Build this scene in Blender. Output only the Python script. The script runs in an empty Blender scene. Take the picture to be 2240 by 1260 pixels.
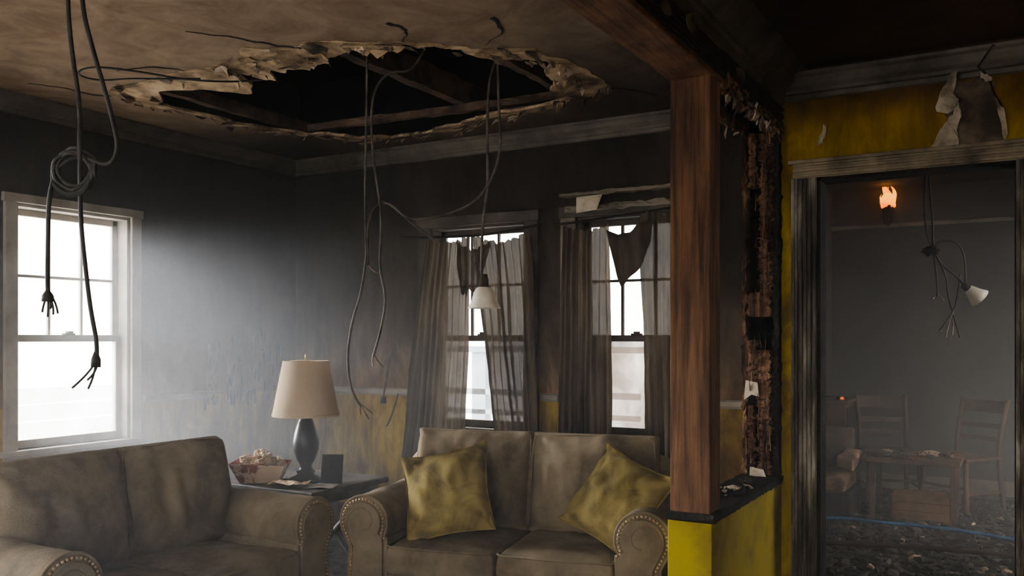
import bpy, bmesh, math, random
from mathutils import Vector, noise, Matrix
random.seed(7)
C=bpy.context
D2R=math.pi/180

# ---------------------------------------------------------------- materials
def newmat(name):
    m=bpy.data.materials.new(name); m.use_nodes=True
    nt=m.node_tree; nt.nodes.clear()
    out=nt.nodes.new('ShaderNodeOutputMaterial')
    return m,nt,out
def N(nt,typ,**kw):
    n=nt.nodes.new(typ)
    for k,v in kw.items(): setattr(n,k,v)
    return n
def ramp(nt,fac,stops):
    r=N(nt,'ShaderNodeValToRGB')
    cr=r.color_ramp
    while len(cr.elements)>1: cr.elements.remove(cr.elements[-1])
    cr.elements[0].position=stops[0][0]; cr.elements[0].color=(*stops[0][1],1)
    for p,c in stops[1:]:
        e=cr.elements.new(p); e.color=(*c,1)
    nt.links.new(fac,r.inputs[0]); return r.outputs[0]
def coords(nt,sc=(1,1,1)):
    t=N(nt,'ShaderNodeTexCoord'); mp=N(nt,'ShaderNodeMapping'); mp.inputs['Scale'].default_value=sc
    nt.links.new(t.outputs['Object'],mp.inputs['Vector']); return mp.outputs['Vector']
def nz(nt,vec,scale,detail=6,rough=.6,dist=0.):
    n=N(nt,'ShaderNodeTexNoise'); n.inputs['Scale'].default_value=scale; n.inputs['Detail'].default_value=detail
    n.inputs['Roughness'].default_value=rough; n.inputs['Distortion'].default_value=dist
    nt.links.new(vec,n.inputs['Vector']); return n.outputs['Fac']
def bsdf(nt,out,col,rough=.9,bumpsrc=None,bump=.3,bd=.02,metal=0,spec=.3):
    b=N(nt,'ShaderNodeBsdfPrincipled')
    if isinstance(col,tuple): b.inputs['Base Color'].default_value=(*col,1)
    else: nt.links.new(col,b.inputs['Base Color'])
    b.inputs['Roughness'].default_value=rough; b.inputs['Metallic'].default_value=metal
    b.inputs['Specular IOR Level'].default_value=spec
    if bumpsrc is not None:
        bp=N(nt,'ShaderNodeBump'); bp.inputs['Strength'].default_value=bump; bp.inputs['Distance'].default_value=bd
        nt.links.new(bumpsrc,bp.inputs['Height']); nt.links.new(bp.outputs[0],b.inputs['Normal'])
    nt.links.new(b.outputs[0],out.inputs['Surface']); return b
def mott(name,c1,c2,scale=3,lo=.4,hi=.6,rough=.9,bump=.3,bscale=60,stretch=(1,1,1),dist=0.,c3=None,spec=.3,bd=.01,metal=0):
    m,nt,out=newmat(name); v=coords(nt,stretch)
    f=nz(nt,v,scale,8,.65,dist)
    st=[(lo,c1),(hi,c2)]
    if c3: st=[(lo,c1),((lo+hi)/2,c3),(hi,c2)]
    col=ramp(nt,f,st)
    b=nz(nt,v,bscale,5,.6)
    bsdf(nt,out,col,rough,b,bump,bd,metal,spec); return m
def math_(nt,op,a,b):
    n=N(nt,'ShaderNodeMath',operation=op)
    for i,x in enumerate((a,b)):
        if isinstance(x,(int,float)): n.inputs[i].default_value=x
        else: nt.links.new(x,n.inputs[i])
    return n.outputs[0]
def axis(nt,k):
    t=N(nt,'ShaderNodeTexCoord'); s=N(nt,'ShaderNodeSeparateXYZ')
    nt.links.new(t.outputs['Object'],s.inputs[0]); return s.outputs[k]
def mixc(nt,fac,a,b,mode='MIX'):
    n=N(nt,'ShaderNodeMix',data_type='RGBA',blend_type=mode)
    if isinstance(fac,(int,float)): n.inputs[0].default_value=fac
    else: nt.links.new(fac,n.inputs[0])
    for i,x in ((6,a),(7,b)):
        if isinstance(x,tuple): n.inputs[i].default_value=(*x,1)
        else: nt.links.new(x,n.inputs[i])
    return n.outputs[2]
def wallmat(name,stops,zr=2.7,amp=.35,bump=.25):
    m,nt,out=newmat(name); v=coords(nt)
    f=nz(nt,v,1.6,8,.62,.4)
    z=axis(nt,2)
    zz=math_(nt,'DIVIDE',z,zr)
    off=math_(nt,'MULTIPLY',math_(nt,'SUBTRACT',f,.5),amp)
    up=math_(nt,'GREATER_THAN',z,.955)
    zz2=math_(nt,'ADD',zz,math_(nt,'MULTIPLY',off,up))
    zz2=math_(nt,'MAXIMUM',zz2,math_(nt,'MULTIPLY',up,.37))
    col=ramp(nt,zz2,stops)
    f2=nz(nt,coords(nt,(1,1,.4)),4.5,9,.7,.8)
    dark=ramp(nt,f2,[(.38,(.30,.25,.20)),(.6,(1,1,1))])
    col=mixc(nt,.9,col,dark,'MULTIPLY')
    f3=nz(nt,coords(nt,(9,9,.5)),2.2,6,.65,.3)      # soot runs
    col=mixc(nt,.45,col,ramp(nt,f3,[(.36,(.4,.36,.32)),(.52,(1,1,1))]),'MULTIPLY')
    bsdf(nt,out,col,.92,nz(nt,v,25,8,.7),bump,.02); return m

M={}
M['wall']=wallmat('sooty_wall_paint',[(0,(.36,.25,.03)),(.20,(.56,.385,.05)),(.352,(.62,.43,.08)),(.358,(.44,.29,.16)),(.45,(.24,.17,.105)),(.56,(.105,.078,.054)),(.8,(.052,.042,.032)),(1,(.032,.026,.02))])
M['doorwall']=wallmat('sooty_yellow_paint',[(0,(.50,.37,.02)),(.352,(.54,.39,.02)),(.8,(.43,.285,.016)),(.87,(.34,.20,.014)),(.93,(.12,.06,.012)),(1,(.025,.017,.012))],amp=.14)
M['halfwall']=mott('yellow_half_wall_paint',(.22,.17,.012),(.48,.385,.018),2.2,.3,.5,.75,.15,30)
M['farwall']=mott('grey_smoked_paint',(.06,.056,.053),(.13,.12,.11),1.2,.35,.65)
def ceilmat():
    m,nt,out=newmat('smoked_ceiling_plaster'); v=coords(nt)
    y=axis(nt,1); x=axis(nt,0)
    f=nz(nt,v,.8,9,.62,.6)
    # darker towards the far half of the room, varied by noise
    a=math_(nt,'MULTIPLY',math_(nt,'SUBTRACT',y,1.5),.26)
    a=math_(nt,'ADD',a,math_(nt,'MULTIPLY',math_(nt,'SUBTRACT',f,.5),1.1))
    col=ramp(nt,a,[(.0,(.48,.345,.235)),(.35,(.38,.275,.185)),(.62,(.215,.152,.103)),(.9,(.08,.062,.046))])
    f2=nz(nt,v,3.,9,.7,1.2)
    col=mixc(nt,.8,col,ramp(nt,f2,[(.35,(.40,.34,.28)),(.62,(1,1,1))]),'MULTIPLY')
    bsdf(nt,out,col,.95,nz(nt,v,30,8,.7),.2,.02); return m
M['ceil']=ceilmat()
M['dceil']=mott('charred_ceiling',(.03,.016,.009),(.085,.046,.025),1.5)
M['char']=mott('char',(.006,.005,.005),(.03,.022,.017),6,rough=.8,bump=.8,bscale=40,bd=.02)
M['attic']=mott('attic_char',(.004,.004,.004),(.012,.012,.012),4,bump=.5)
M['joist']=mott('scorched_joist',(.03,.02,.013),(.15,.095,.06),6,stretch=(1,1,1),bump=.5)
M['gyp']=mott('bare_gypsum',(.08,.052,.03),(.60,.45,.28),7,.36,.62,.95,.5,60,bd=.01,c3=(.33,.23,.135))
M['paper']=mott('torn_paper',(.34,.27,.19),(.64,.54,.41),12,.35,.6)
M['scrap']=mott('scorched_scrap',(.03,.02,.014),(.30,.22,.15),10,.4,.66)
M['trim']=mott('smoked_white_trim',(.12,.10,.075),(.34,.28,.21),5,.35,.65,.7,.2,30)
M['trimm']=mott('sooted_crown_paint',(.05,.042,.033),(.17,.145,.115),4,.38,.62,.7,.2,30)
M['trimd']=mott('dark_smoked_trim',(.04,.033,.027),(.14,.115,.09),5,.35,.65,.7,.3,30)
M['trimw']=mott('window_paint',(.20,.175,.14),(.48,.43,.36),4,.3,.6,.6,.2,30)
M['doortrim']=mott('charred_door_trim',(.018,.014,.011),(.38,.34,.27),3,.38,.64,.7,.5,30,stretch=(5,5,.7),c3=(.12,.10,.075))
def woodmat(name,c1,c2,c3,ax=2):
    m,nt,out=newmat(name)
    s=[26,26,26]; s[ax]=1.1
    v=coords(nt,tuple(s)); f=nz(nt,v,1.6,10,.72,.6)
    s=[6,6,6]; s[ax]=.5
    f1=nz(nt,coords(nt,tuple(s)),1.5,4,.6,1.6)
    g=math_(nt,'ADD',math_(nt,'MULTIPLY',f,.55),math_(nt,'MULTIPLY',f1,.45))
    col=ramp(nt,g,[(.40,c1),(.5,c2),(.60,c3)])
    f3=nz(nt,coords(nt,(3,3,1.2)),2.,6,.6)
    col=mixc(nt,.7,col,ramp(nt,f3,[(.38,(.32,.27,.23)),(.56,(1,1,1))]),'MULTIPLY')
    vo=N(nt,'ShaderNodeTexVoronoi'); vo.inputs['Scale'].default_value=1
    vs=[7,7,7]; vs[ax]=2.6
    nt.links.new(coords(nt,tuple(vs)),vo.inputs['Vector'])
    col=mixc(nt,1,col,ramp(nt,vo.outputs['Distance'],[(.07,(.10,.07,.05)),(.17,(1,1,1))]),'MULTIPLY')
    bsdf(nt,out,col,.75,g,1,.02); return m
M['post']=woodmat('scorched_pine',(.05,.024,.011),(.18,.085,.038),(.31,.155,.072),2)
M['beam']=woodmat('scorched_pine_beam',(.05,.023,.010),(.20,.092,.037),(.34,.165,.07),1)
M['rag']=mott('splintered_wood',(.025,.013,.008),(.42,.23,.12),14,.38,.62,.9,1.,60,stretch=(2.2,2.2,.22),c3=(.17,.08,.04),bd=.03)
M['fab']=mott('sooty_sofa_fabric',(.125,.099,.068),(.29,.235,.158),3.6,.36,.62,.95,.55,150,dist=.3,c3=(.215,.172,.115),spec=.1,bd=.005)
M['pil']=mott('yellow_pillow_fabric',(.11,.086,.04),(.34,.27,.10),5.,.36,.60,.95,.4,200,dist=.6,c3=(.245,.19,.068),spec=.1,bd=.004)
M['nail']=mott('brass_nail',(.34,.24,.12),(.60,.44,.26),20,metal=.5,rough=.35)
M['cable']=mott('black_cable',(.012,.011,.010),(.045,.04,.035),20,rough=.6,bump=.2)
M['cableg']=mott('sooty_cable',(.04,.033,.027),(.15,.125,.10),12,rough=.7,bump=.2)
M['copper']=mott('copper_strand',(.12,.08,.05),(.30,.22,.16),20,rough=.5)
M['base']=mott('dark_glazed_ceramic',(.006,.007,.009),(.016,.018,.023),4,rough=.34,bump=.05,spec=.3)
M['black']=mott('black_frame',(.008,.008,.009),(.018,.018,.02),4,rough=.6,bump=.05,spec=.2)
M['tabl']=mott('blackened_table',(.018,.015,.014),(.08,.065,.052),8,rough=.55)
M['floor']=mott('ash_floor',(.012,.011,.010),(.10,.088,.075),12,.38,.66,.95,.9,30,bd=.04)
M['debris']=mott('ash_debris',(.02,.018,.016),(.15,.13,.11),7,.4,.68,.95,.6,40)
M['oldwood']=mott('burnt_chair_wood',(.05,.024,.014),(.22,.12,.07),8,.35,.65,.6)
M['crate']=mott('crate_wood',(.14,.07,.03),(.34,.19,.095),8,.35,.65,.8)
M['hose']=mott('blue_hose',(.02,.12,.30),(.045,.23,.46),12,rough=.5,bump=.1)
M['redc']=mott('food_box_red',(.24,.04,.022),(.62,.48,.36),7,.485,.515)
M['crumb']=mott('crumpled_paper',(.30,.19,.10),(.66,.52,.36),20,.38,.6)
M['ext']=mott('pale_siding',(.70,.72,.75),(.80,.82,.84),2,bump=.05)
M['extb']=mott('pale_blue_paint',(.34,.42,.50),(.42,.50,.58),2,bump=.05)
M['ground']=mott('pale_ground',(.75,.77,.8),(.85,.86,.88),2,bump=.1)  # near-white ground for the view outside the windows
def trans(name,c1,c2,tr,tl,scale):
    m,nt,out=newmat(name); v=coords(nt,(1,1,.3))
    f=nz(nt,v,scale,8,.65); col=ramp(nt,f,[(.33,c1),(.65,c2)])
    wv=nz(nt,coords(nt),150,2,.5)
    d=N(nt,'ShaderNodeBsdfDiffuse'); t=N(nt,'ShaderNodeBsdfTranslucent'); a=N(nt,'ShaderNodeBsdfTransparent')
    nt.links.new(col,d.inputs[0]); nt.links.new(col,t.inputs[0])
    m1=N(nt,'ShaderNodeMixShader'); m1.inputs[0].default_value=tl
    nt.links.new(d.outputs[0],m1.inputs[1]); nt.links.new(t.outputs[0],m1.inputs[2])
    m2=N(nt,'ShaderNodeMixShader'); nt.links.new(math_(nt,'MULTIPLY',wv,tr*2),m2.inputs[0])
    nt.links.new(m1.outputs[0],m2.inputs[1]); nt.links.new(a.outputs[0],m2.inputs[2])
    nt.links.new(m2.outputs[0],out.inputs['Surface']); return m
M['curt']=trans('scorched_curtain_cloth',(.045,.034,.024),(.20,.155,.108),.012,.14,5)
M['rags']=trans('scorched_curtain_rag',(.05,.038,.027),(.17,.13,.095),.01,.16,6)
M['shade']=trans('lamp_shade_linen',(.54,.42,.28),(.68,.55,.39),0,.25,3)
def glassmat(name,c,f0,f1):
    m,nt,out=newmat(name); v=coords(nt,(1,1,.6))
    f=ramp(nt,nz(nt,v,3,8,.65),[(.35,(f0,)*3),(.7,(f1,)*3)])
    a=N(nt,'ShaderNodeBsdfTransparent'); t=N(nt,'ShaderNodeBsdfTranslucent'); t.inputs[0].default_value=(*c,1)
    mx=N(nt,'ShaderNodeMixShader'); nt.links.new(f,mx.inputs[0]); nt.links.new(a.outputs[0],mx.inputs[1]); nt.links.new(t.outputs[0],mx.inputs[2])
    nt.links.new(mx.outputs[0],out.inputs['Surface']); return m
M['glass']=glassmat('dirty_glass',(.8,.82,.84),.02,.22)
M['glassd']=glassmat('smoked_glass',(.26,.21,.165),.6,.95)
M['opal']=mott('opal_glass',(.60,.52,.40),(.85,.78,.66),10,.3,.6,.35,.05,20,spec=.5)
def emit(name,stops,st,z0,z1):
    m,nt,out=newmat(name); z=axis(nt,2)
    f=math_(nt,'DIVIDE',math_(nt,'SUBTRACT',z,z0),z1-z0)
    f=math_(nt,'ADD',f,math_(nt,'MULTIPLY',math_(nt,'SUBTRACT',nz(nt,coords(nt),30,3,.5),.5),.5))
    e=N(nt,'ShaderNodeEmission'); e.inputs[1].default_value=st
    nt.links.new(ramp(nt,f,stops),e.inputs[0]); nt.links.new(e.outputs[0],out.inputs['Surface']); return m
M['flame']=emit('flame',[(0,(1,.16,.005)),(.3,(1,.42,.04)),(.6,(1,.20,.008)),(1,(.8,.06,.0))],4.2,2.50,2.80)
M['ember']=emit('ember',[(0,(1,.2,.02)),(1,(1,.1,.01))],1.3,.8,.9)

# ---------------------------------------------------------------- mesh helpers
def mkobj(name,bm,mat,parent=None,smooth=False,bevel=0,sub=0,solid=0):
    me=bpy.data.meshes.new(name)
    if isinstance(bm,tuple):
        me.from_pydata(bm[0],[],bm[1])
        if len(bm)>2: me.polygons.foreach_set('material_index',bm[2])
        me.update()
    else:
        if not solid: bmesh.ops.recalc_face_normals(bm,faces=bm.faces[:])
        bm.to_mesh(me); bm.free()
    o=bpy.data.objects.new(name,me); C.collection.objects.link(o)
    mats=mat if isinstance(mat,(list,tuple)) else [mat]
    for m in mats: me.materials.append(m)
    if smooth:
        for p in me.polygons: p.use_smooth=True
    if solid:
        s=o.modifiers.new('solid','SOLIDIFY'); s.thickness=solid; s.offset=0
    if bevel:
        b=o.modifiers.new('bevel','BEVEL'); b.width=bevel; b.segments=3; b.limit_method='ANGLE'; b.angle_limit=.6
    if sub:
        s=o.modifiers.new('sub','SUBSURF'); s.levels=sub; s.render_levels=sub
    if parent: o.parent=parent
    return o
def empty(name,loc=(0,0,0),rz=0):
    e=bpy.data.objects.new(name,None); C.collection.objects.link(e); e.location=loc; e.rotation_euler=(0,0,rz); e.empty_display_size=.1
    return e
def kid(o,e): o.parent=e; o.matrix_parent_inverse=Matrix.Translation(-Vector(e.location)); return o
_ico={}
def ico(s):
    if s not in _ico:
        b=bmesh.new(); bmesh.ops.create_icosphere(b,subdivisions=s,radius=1)
        _ico[s]=([v.co.copy() for v in b.verts],[tuple(v.index for v in f.verts) for f in b.faces]); b.free()
    return _ico[s]
def abox(bm,a,b,mi=0,M4=None):
    vs=[]
    for x in (a[0],b[0]):
        for y in (a[1],b[1]):
            for z in (a[2],b[2]):
                v=Vector((x,y,z)); 
                if M4: v=M4@v
                vs.append(bm.verts.new(v))
    for f in ((0,1,3,2),(4,6,7,5),(0,4,5,1),(2,3,7,6),(0,2,6,4),(1,5,7,3)):
        fc=bm.faces.new([vs[i] for i in f]); fc.material_index=mi
def box(name,a,b,mat,parent=None,bevel=0,M4=None):
    bm=bmesh.new(); abox(bm,a,b,0,M4); return mkobj(name,bm,mat,parent,bevel=bevel)
def boxes(name,lst,mat,parent=None,bevel=0):
    bm=bmesh.new()
    for l in lst: abox(bm,l[0],l[1],l[2] if len(l)>2 and isinstance(l[2],int) else 0, l[3] if len(l)>3 else None)
    return mkobj(name,bm,mat,parent,bevel=bevel)
def lathe(name,prof,loc,mat,parent=None,seg=32,R=None,smooth=True):
    bm=bmesh.new(); rows=[]
    for r,z in prof:
        row=[]
        for i in range(seg):
            a=2*math.pi*i/seg; v=Vector((r*math.cos(a),r*math.sin(a),z))
            if R: v=R@v
            row.append(bm.verts.new(v+Vector(loc)))
        rows.append(row)
    for j in range(len(rows)-1):
        for i in range(seg):
            bm.faces.new((rows[j][i],rows[j][(i+1)%seg],rows[j+1][(i+1)%seg],rows[j+1][i]))
    return mkobj(name,bm,mat,parent,smooth=smooth)
def tube(name,pts,r,mat,parent=None,smooth=True,res=4,cyc=False):
    cu=bpy.data.curves.new(name,'CURVE'); cu.dimensions='3D'; cu.bevel_depth=r; cu.bevel_resolution=2; cu.use_fill_caps=True
    if smooth:
        s=cu.splines.new('NURBS'); s.points.add(len(pts)-1)
        for p,q in zip(s.points,pts): p.co=(*q,1)
        s.use_endpoint_u=True; s.order_u=3; s.resolution_u=6; s.use_cyclic_u=cyc
    else:
        s=cu.splines.new('POLY'); s.points.add(len(pts)-1)
        for p,q in zip(s.points,pts): p.co=(*q,1)
    o=bpy.data.objects.new(name,cu); C.collection.objects.link(o); cu.materials.append(mat)
    if parent: o.parent=parent
    return o
def prism(bm,prof,p0,p1,nrm,mi=0):
    n=Vector((nrm[0],nrm[1],0)); r=[]
    for p in (p0,p1):
        r.append([bm.verts.new(Vector((p[0],p[1],0))+n*d+Vector((0,0,z))) for d,z in prof])
    k=len(prof)
    for i in range(k):
        f=bm.faces.new((r[0][i],r[0][(i+1)%k],r[1][(i+1)%k],r[1][i])); f.material_index=mi
    bm.faces.new(r[0]); bm.faces.new(r[1][::-1])
def ragged(bm,a,b,n=24,amp=.01,seed=0,ax=2,M4=None):
    rnd=random.Random(seed); rings=[]
    for k in range(n+1):
        t=k/n; ring=[]
        base=[(0,0),(.5,0),(1,0),(1,.5),(1,1),(.5,1),(0,1),(0,.5)]
        for (p,q) in base:
            c=[0,0,0]; o=[i for i in range(3) if i!=ax]
            c[ax]=a[ax]+(b[ax]-a[ax])*t+rnd.uniform(-.3,.3)*(b[ax]-a[ax])/n
            c[o[0]]=a[o[0]]+(b[o[0]]-a[o[0]])*p+rnd.gauss(0,amp)
            c[o[1]]=a[o[1]]+(b[o[1]]-a[o[1]])*q+rnd.gauss(0,amp*.6)
            c=Vector(c)
            if M4: c=M4@c
            ring.append(bm.verts.new(c))
        rings.append(ring)
    for k in range(n):
        for i in range(8):
            bm.faces.new((rings[k][i],rings[k][(i+1)%8],rings[k+1][(i+1)%8],rings[k+1][i]))
    bm.faces.new(rings[0][::-1]); bm.faces.new(rings[-1])
def puff(name,size,Mx,mat,parent,n=14,base=.55,pinch=.0,wr=.006,seed=0,edge=4,wf=7):
    bm=bmesh.new(); bmesh.ops.create_cube(bm,size=2)
    bmesh.ops.subdivide_edges(bm,edges=bm.edges[:],cuts=n,use_grid_fill=True)
    for v in bm.verts:
        u,w,t=v.co.x,v.co.y,v.co.z
        fal=max(0,1-abs(u)**edge)*max(0,1-abs(w)**edge)
        tt=t*(base+(1-base)*fal**.5)
        uu=u*(1-pinch*(1-w*w)); ww=w*(1-pinch*(1-u*u))
        q=abs(t)
        if pinch==0:
            uu*=1-.035*q*q*abs(u)**6; ww*=1-.035*q*q*abs(w)**6
        p=Vector((uu*size[0]/2,ww*size[1]/2,tt*size[2]/2))
        s=Vector((seed*3.1,seed*1.7,0))
        nn=noise.noise(Vector((p.x*wf,p.y*wf*.55,p.z*wf))+s)+.5*noise.noise(Vector((p.x*wf*2.4,p.y*wf*1.1,p.z*wf*2))+s)
        crease=-abs(noise.noise(Vector((p.x*wf*.9+p.y*3,p.y*wf*.5,0))+s*2))
        d=min(math.hypot(abs(u)-1,abs(w)-1),1.4)
        ang=math.atan2(1-abs(w),1-abs(u)+1e-4)
        rad_=math.sin(ang*9+seed)*max(0,1-d)*.7
        p+=Vector((0,0,1 if t>0 else -1))*(nn+crease*.8+rad_)*wr*(abs(t)>.3)
        v.co=Mx@p
    return mkobj(name,bm,mat,parent,smooth=True,sub=1)

# ---------------------------------------------------------------- room shell
H=2.68; YB=5.0; XL=-4.8; YF=-1.8; XR=2.4; YD=4.5
fb=lambda u,d,z:(u,YB+d,z)
fl=lambda u,d,z:(XL-d,u,z)
ff=lambda u,d,z:(u,YF-d,z)
fr=lambda u,d,z:(XR+d,u,z)
fd=lambda u,d,z:(u,YD+d,z)
ffr=lambda u,d,z:(1.4+d,u,z)
def wall(name,f,u0,u1,ops,mat,z1=H+.02,th=.15,back=None):
    bm=bmesh.new(); u=u0
    for (a,b,z0,zt) in sorted(ops):
        abox(bm,f(u,0,0),f(a,th,z1)); abox(bm,f(a,0,zt),f(b,th,z1))
        if z0>0: abox(bm,f(a,0,0),f(b,th,z0))
        u=b
    abox(bm,f(u,0,0),f(u1,th,z1))
    return mkobj(name,bm,mat)
WZ0,WZ1=.74,2.10
LW=(2.83,3.55,.72,2.09)
wall('wall_back',fb,XL-.15,-1.04,[(-3.53,-2.784,WZ0,WZ1),(-2.42,-1.66,WZ0,WZ1)],M['wall'])
wall('wall_left',fl,YF,YB,[(.2,.95,WZ0,WZ1),LW],M['wall'])
wall('wall_front',ff,XL-.15,XR+.15,[(-3.9,-2.5,.5,2.3),(-1.1,.5,.5,2.3)],M['wall'])
wall('wall_right',fr,YF,YD+.15,[],M['doorwall'])
wall('wall_doorway',fd,-1.035,XR,[(-.857,-.005,0,2.13)],M['doorwall'],th=.12)
box('wall_return',(-1.19,YD+.0,0),(-1.04,YB,H),M['wall'])
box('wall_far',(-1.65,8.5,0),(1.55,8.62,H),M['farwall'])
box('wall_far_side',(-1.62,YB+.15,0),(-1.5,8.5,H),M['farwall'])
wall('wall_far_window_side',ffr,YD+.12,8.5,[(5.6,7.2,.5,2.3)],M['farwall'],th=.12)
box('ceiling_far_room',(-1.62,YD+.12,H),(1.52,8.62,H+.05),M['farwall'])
box('floor',(XL-.15,YF-.15,-.06),(XR+.15,8.62,0),M['floor'])
box('ceiling_dining',(-1.04,YF-.15,H),(XR+.15,YD+.12,H+.05),M['dceil'])
box('ground_outside',(-40,-40,-.75),(40,40,-.6),M['ground'])

outer=[(-4.181,2.993),(-3.985,2.991),(-3.753,3.005),(-3.52,3.008),(-3.291,2.975),(-3.112,2.923),(-3.011,2.997),(-2.919,3.02),(-2.774,3.045),(-2.608,3.105),(-2.427,3.174),(-2.274,3.276),(-2.15,3.391),(-2.046,3.502),(-1.958,3.65),(-1.883,3.788),(-1.876,4.089),(-1.933,4.391),(-2.143,4.427),(-2.366,4.523),(-2.604,4.565),(-2.791,4.61),(-3.102,4.674),(-3.326,4.688),(-3.544,4.682),(-3.814,4.634),(-3.964,4.44),(-4.099,4.241),(-4.194,4.016),(-4.248,3.769),(-4.289,3.531),(-4.283,3.335),(-4.312,3.208),(-4.318,3.097)]
inner=[(-3.977,3.111),(-3.75,3.145),(-3.572,3.23),(-3.411,3.266),(-3.225,3.178),(-3.049,3.155),(-2.872,3.153),(-2.679,3.189),(-2.497,3.264),(-2.31,3.328),(-2.173,3.466),(-2.077,3.597),(-2.013,3.729),(-2.09,3.921),(-2.153,4.116),(-2.116,4.368),(-2.352,4.383),(-2.658,4.39),(-2.96,4.46),(-3.279,4.572),(-3.556,4.6),(-3.755,4.47),(-3.935,4.279),(-4.076,4.056),(-4.147,3.75),(-4.16,3.522),(-4.206,3.291)]
cx,cy=-3.1,3.8
def polar(l):
    p=sorted((math.atan2(y-cy,x-cx),math.hypot(x-cx,y-cy)) for x,y in l)
    return [(p[-1][0]-2*math.pi,p[-1][1])]+p+[(p[0][0]+2*math.pi,p[0][1])]
po,pi_=polar(outer),polar(inner)
def rad(p,t):
    for i in range(len(p)-1):
        if p[i][0]<=t<=p[i+1][0]:
            k=(t-p[i][0])/(p[i+1][0]-p[i][0]+1e-9); return p[i][1]*(1-k)+p[i+1][1]*k
    return p[0][1]
NN=480
ths=[-math.pi+2*math.pi*i/NN for i in range(NN)]
def jag(t,s,amp,hf=1):
    v=Vector((math.cos(t)*3+s,math.sin(t)*3,s)); 
    return amp*(noise.noise(v*1.4)+.7*noise.noise(v*3.5)+hf*(.35*noise.noise(v*10)+.15*noise.noise(v*26)))
def lin(t,s,n,amp):   # piecewise-straight broken edge
    q=(t+4+.1*math.sin(t*5+s))*n+s; h=math.floor(q); f=q-h
    a=random.Random(int(h*7+s*13)).uniform(-1,1); b=random.Random(int((h+1)*7+s*13)).uniform(-1,1)
    return amp*(a*(1-f)+b*f)
ro=[rad(po,t)+jag(t,1,.04)+lin(t,1,5,.055)+lin(t,4,17,.015)+.005 for t in ths]
ri=[min(rad(pi_,t)+jag(t,5,.045,.6)+lin(t,3,4.1,.085)+lin(t,8,15,.028)+.02,ro[i]-.012) for i,t in enumerate(ths)]
def plate(name,z,th,mat):
    bm=bmesh.new()
    o=[bm.verts.new(p) for p in ((XL-.15,YF-.15,z),(-1.1,YF-.15,z),(-1.1,YB+.15,z),(XL-.15,YB+.15,z))]
    h=[bm.verts.new((cx+ro[i]*math.cos(t),cy+ro[i]*math.sin(t),z)) for i,t in enumerate(ths)]
    es=[bm.edges.new((o[i],o[(i+1)%4])) for i in range(4)]+[bm.edges.new((h[i],h[(i+1)%NN])) for i in range(NN)]
    bmesh.ops.triangle_fill(bm,use_beauty=True,edges=es)
    hs=set(h)
    for f in bm.faces[:]:
        if all(v in hs for v in f.verts):
            c=f.calc_center_median(); t=math.atan2(c.y-cy,c.x-cx); i=int((t+math.pi)/(2*math.pi)*NN)%NN
            if math.hypot(c.x-cx,c.y-cy)<ro[i]*.97: bm.faces.remove(f)
    for f in bm.faces: 
        if f.normal.z>0: f.normal_flip()
    g=bmesh.ops.extrude_face_region(bm,geom=bm.faces[:])
    for v in g['geom']:
        if isinstance(v,bmesh.types.BMVert): v.co.z+=th
    return mkobj(name,bm,mat)
plate('ceiling',H,.02,M['ceil'])
bm=bmesh.new(); rows=[]
K=6
for k in range(K+1):
    row=[]
    for i,t in enumerate(ths):
        f=k/K; w=ro[i]-ri[i]
        r=(ro[i]+.012)*(1-f)+ri[i]*f + (jag(t,9+k,.02)*min(1,w*8) if 0<k<K else 0)
        droop=.002+.15*w*f*f*(.5+.9*abs(noise.noise(Vector((t*2,3,0)))))+.014*abs(jag(t,20+k*3,1.,.3))*f
        row.append(bm.verts.new((cx+r*math.cos(t),cy+r*math.sin(t),H-.001-droop)))
    rows.append(row)
for k in range(K):
    for i in range(NN):
        bm.faces.new((rows[k][i],rows[k][(i+1)%NN],rows[k+1][(i+1)%NN],rows[k+1][i]))
for f in bm.faces:
    if f.normal.z>0: f.normal_flip()
g=bmesh.ops.extrude_face_region(bm,geom=bm.faces[:])
for v in g['geom']:
    if isinstance(v,bmesh.types.BMVert): v.co.z+=.014
mkobj('ceiling_torn_plaster',bm,M['gyp'])
bm=bmesh.new(); rnd=random.Random(3)
for _ in range(150):
    i=rnd.randrange(NN); t=ths[i]; f=rnd.random(); r=ro[i]*(1-f)+ri[i]*f+rnd.uniform(-.03,.035); s=rnd.uniform(.015,.105)
    p=Vector((cx+r*math.cos(t),cy+r*math.sin(t),H-.006-.02*f))
    k=rnd.randint(4,7); vs=[]; an=t+1.57
    for j in range(k):
        a=j/k*6.283+rnd.uniform(-.3,.3); q=s*rnd.uniform(.5,1)
        dx,dy=q*math.cos(a),q*math.sin(a)*.35
        vs.append(bm.verts.new(p+Vector((dx*math.cos(an)-dy*math.sin(an),dx*math.sin(an)+dy*math.cos(an),-.002-(.035*rnd.random() if j<2 else 0)))))
    fc=bm.faces.new(vs); fc.material_index=rnd.choice((0,1,1,1,2,2))
mkobj('ceiling_paint_flakes',bm,[M['paper'],M['scrap'],M['gyp']],solid=.002)
boxes('ceiling_attic_void',[((XL-.1,1.9,3.3),(-1.2,YB+.15,3.35)),((XL-.15,1.9,H+.02),(XL-.05,YB+.15,3.35)),((-1.25,1.9,H+.02),(-1.15,YB+.15,3.35)),((XL-.1,1.85,H+.02),(-1.2,1.9,3.35)),((XL-.1,YB+.1,H+.02),(-1.2,YB+.15,3.35))],M['attic'])
bm=bmesh.new()
for a,b,s in (((-2.97,1.95,2.76),(-2.90,5.05,2.9),1),((-2.3,1.95,2.75),(-2.25,5.05,2.9),2),((-4.16,1.95,2.71),(-4.11,5.05,2.78),3)):
    ragged(bm,a,b,40,.004,s,1)
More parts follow.
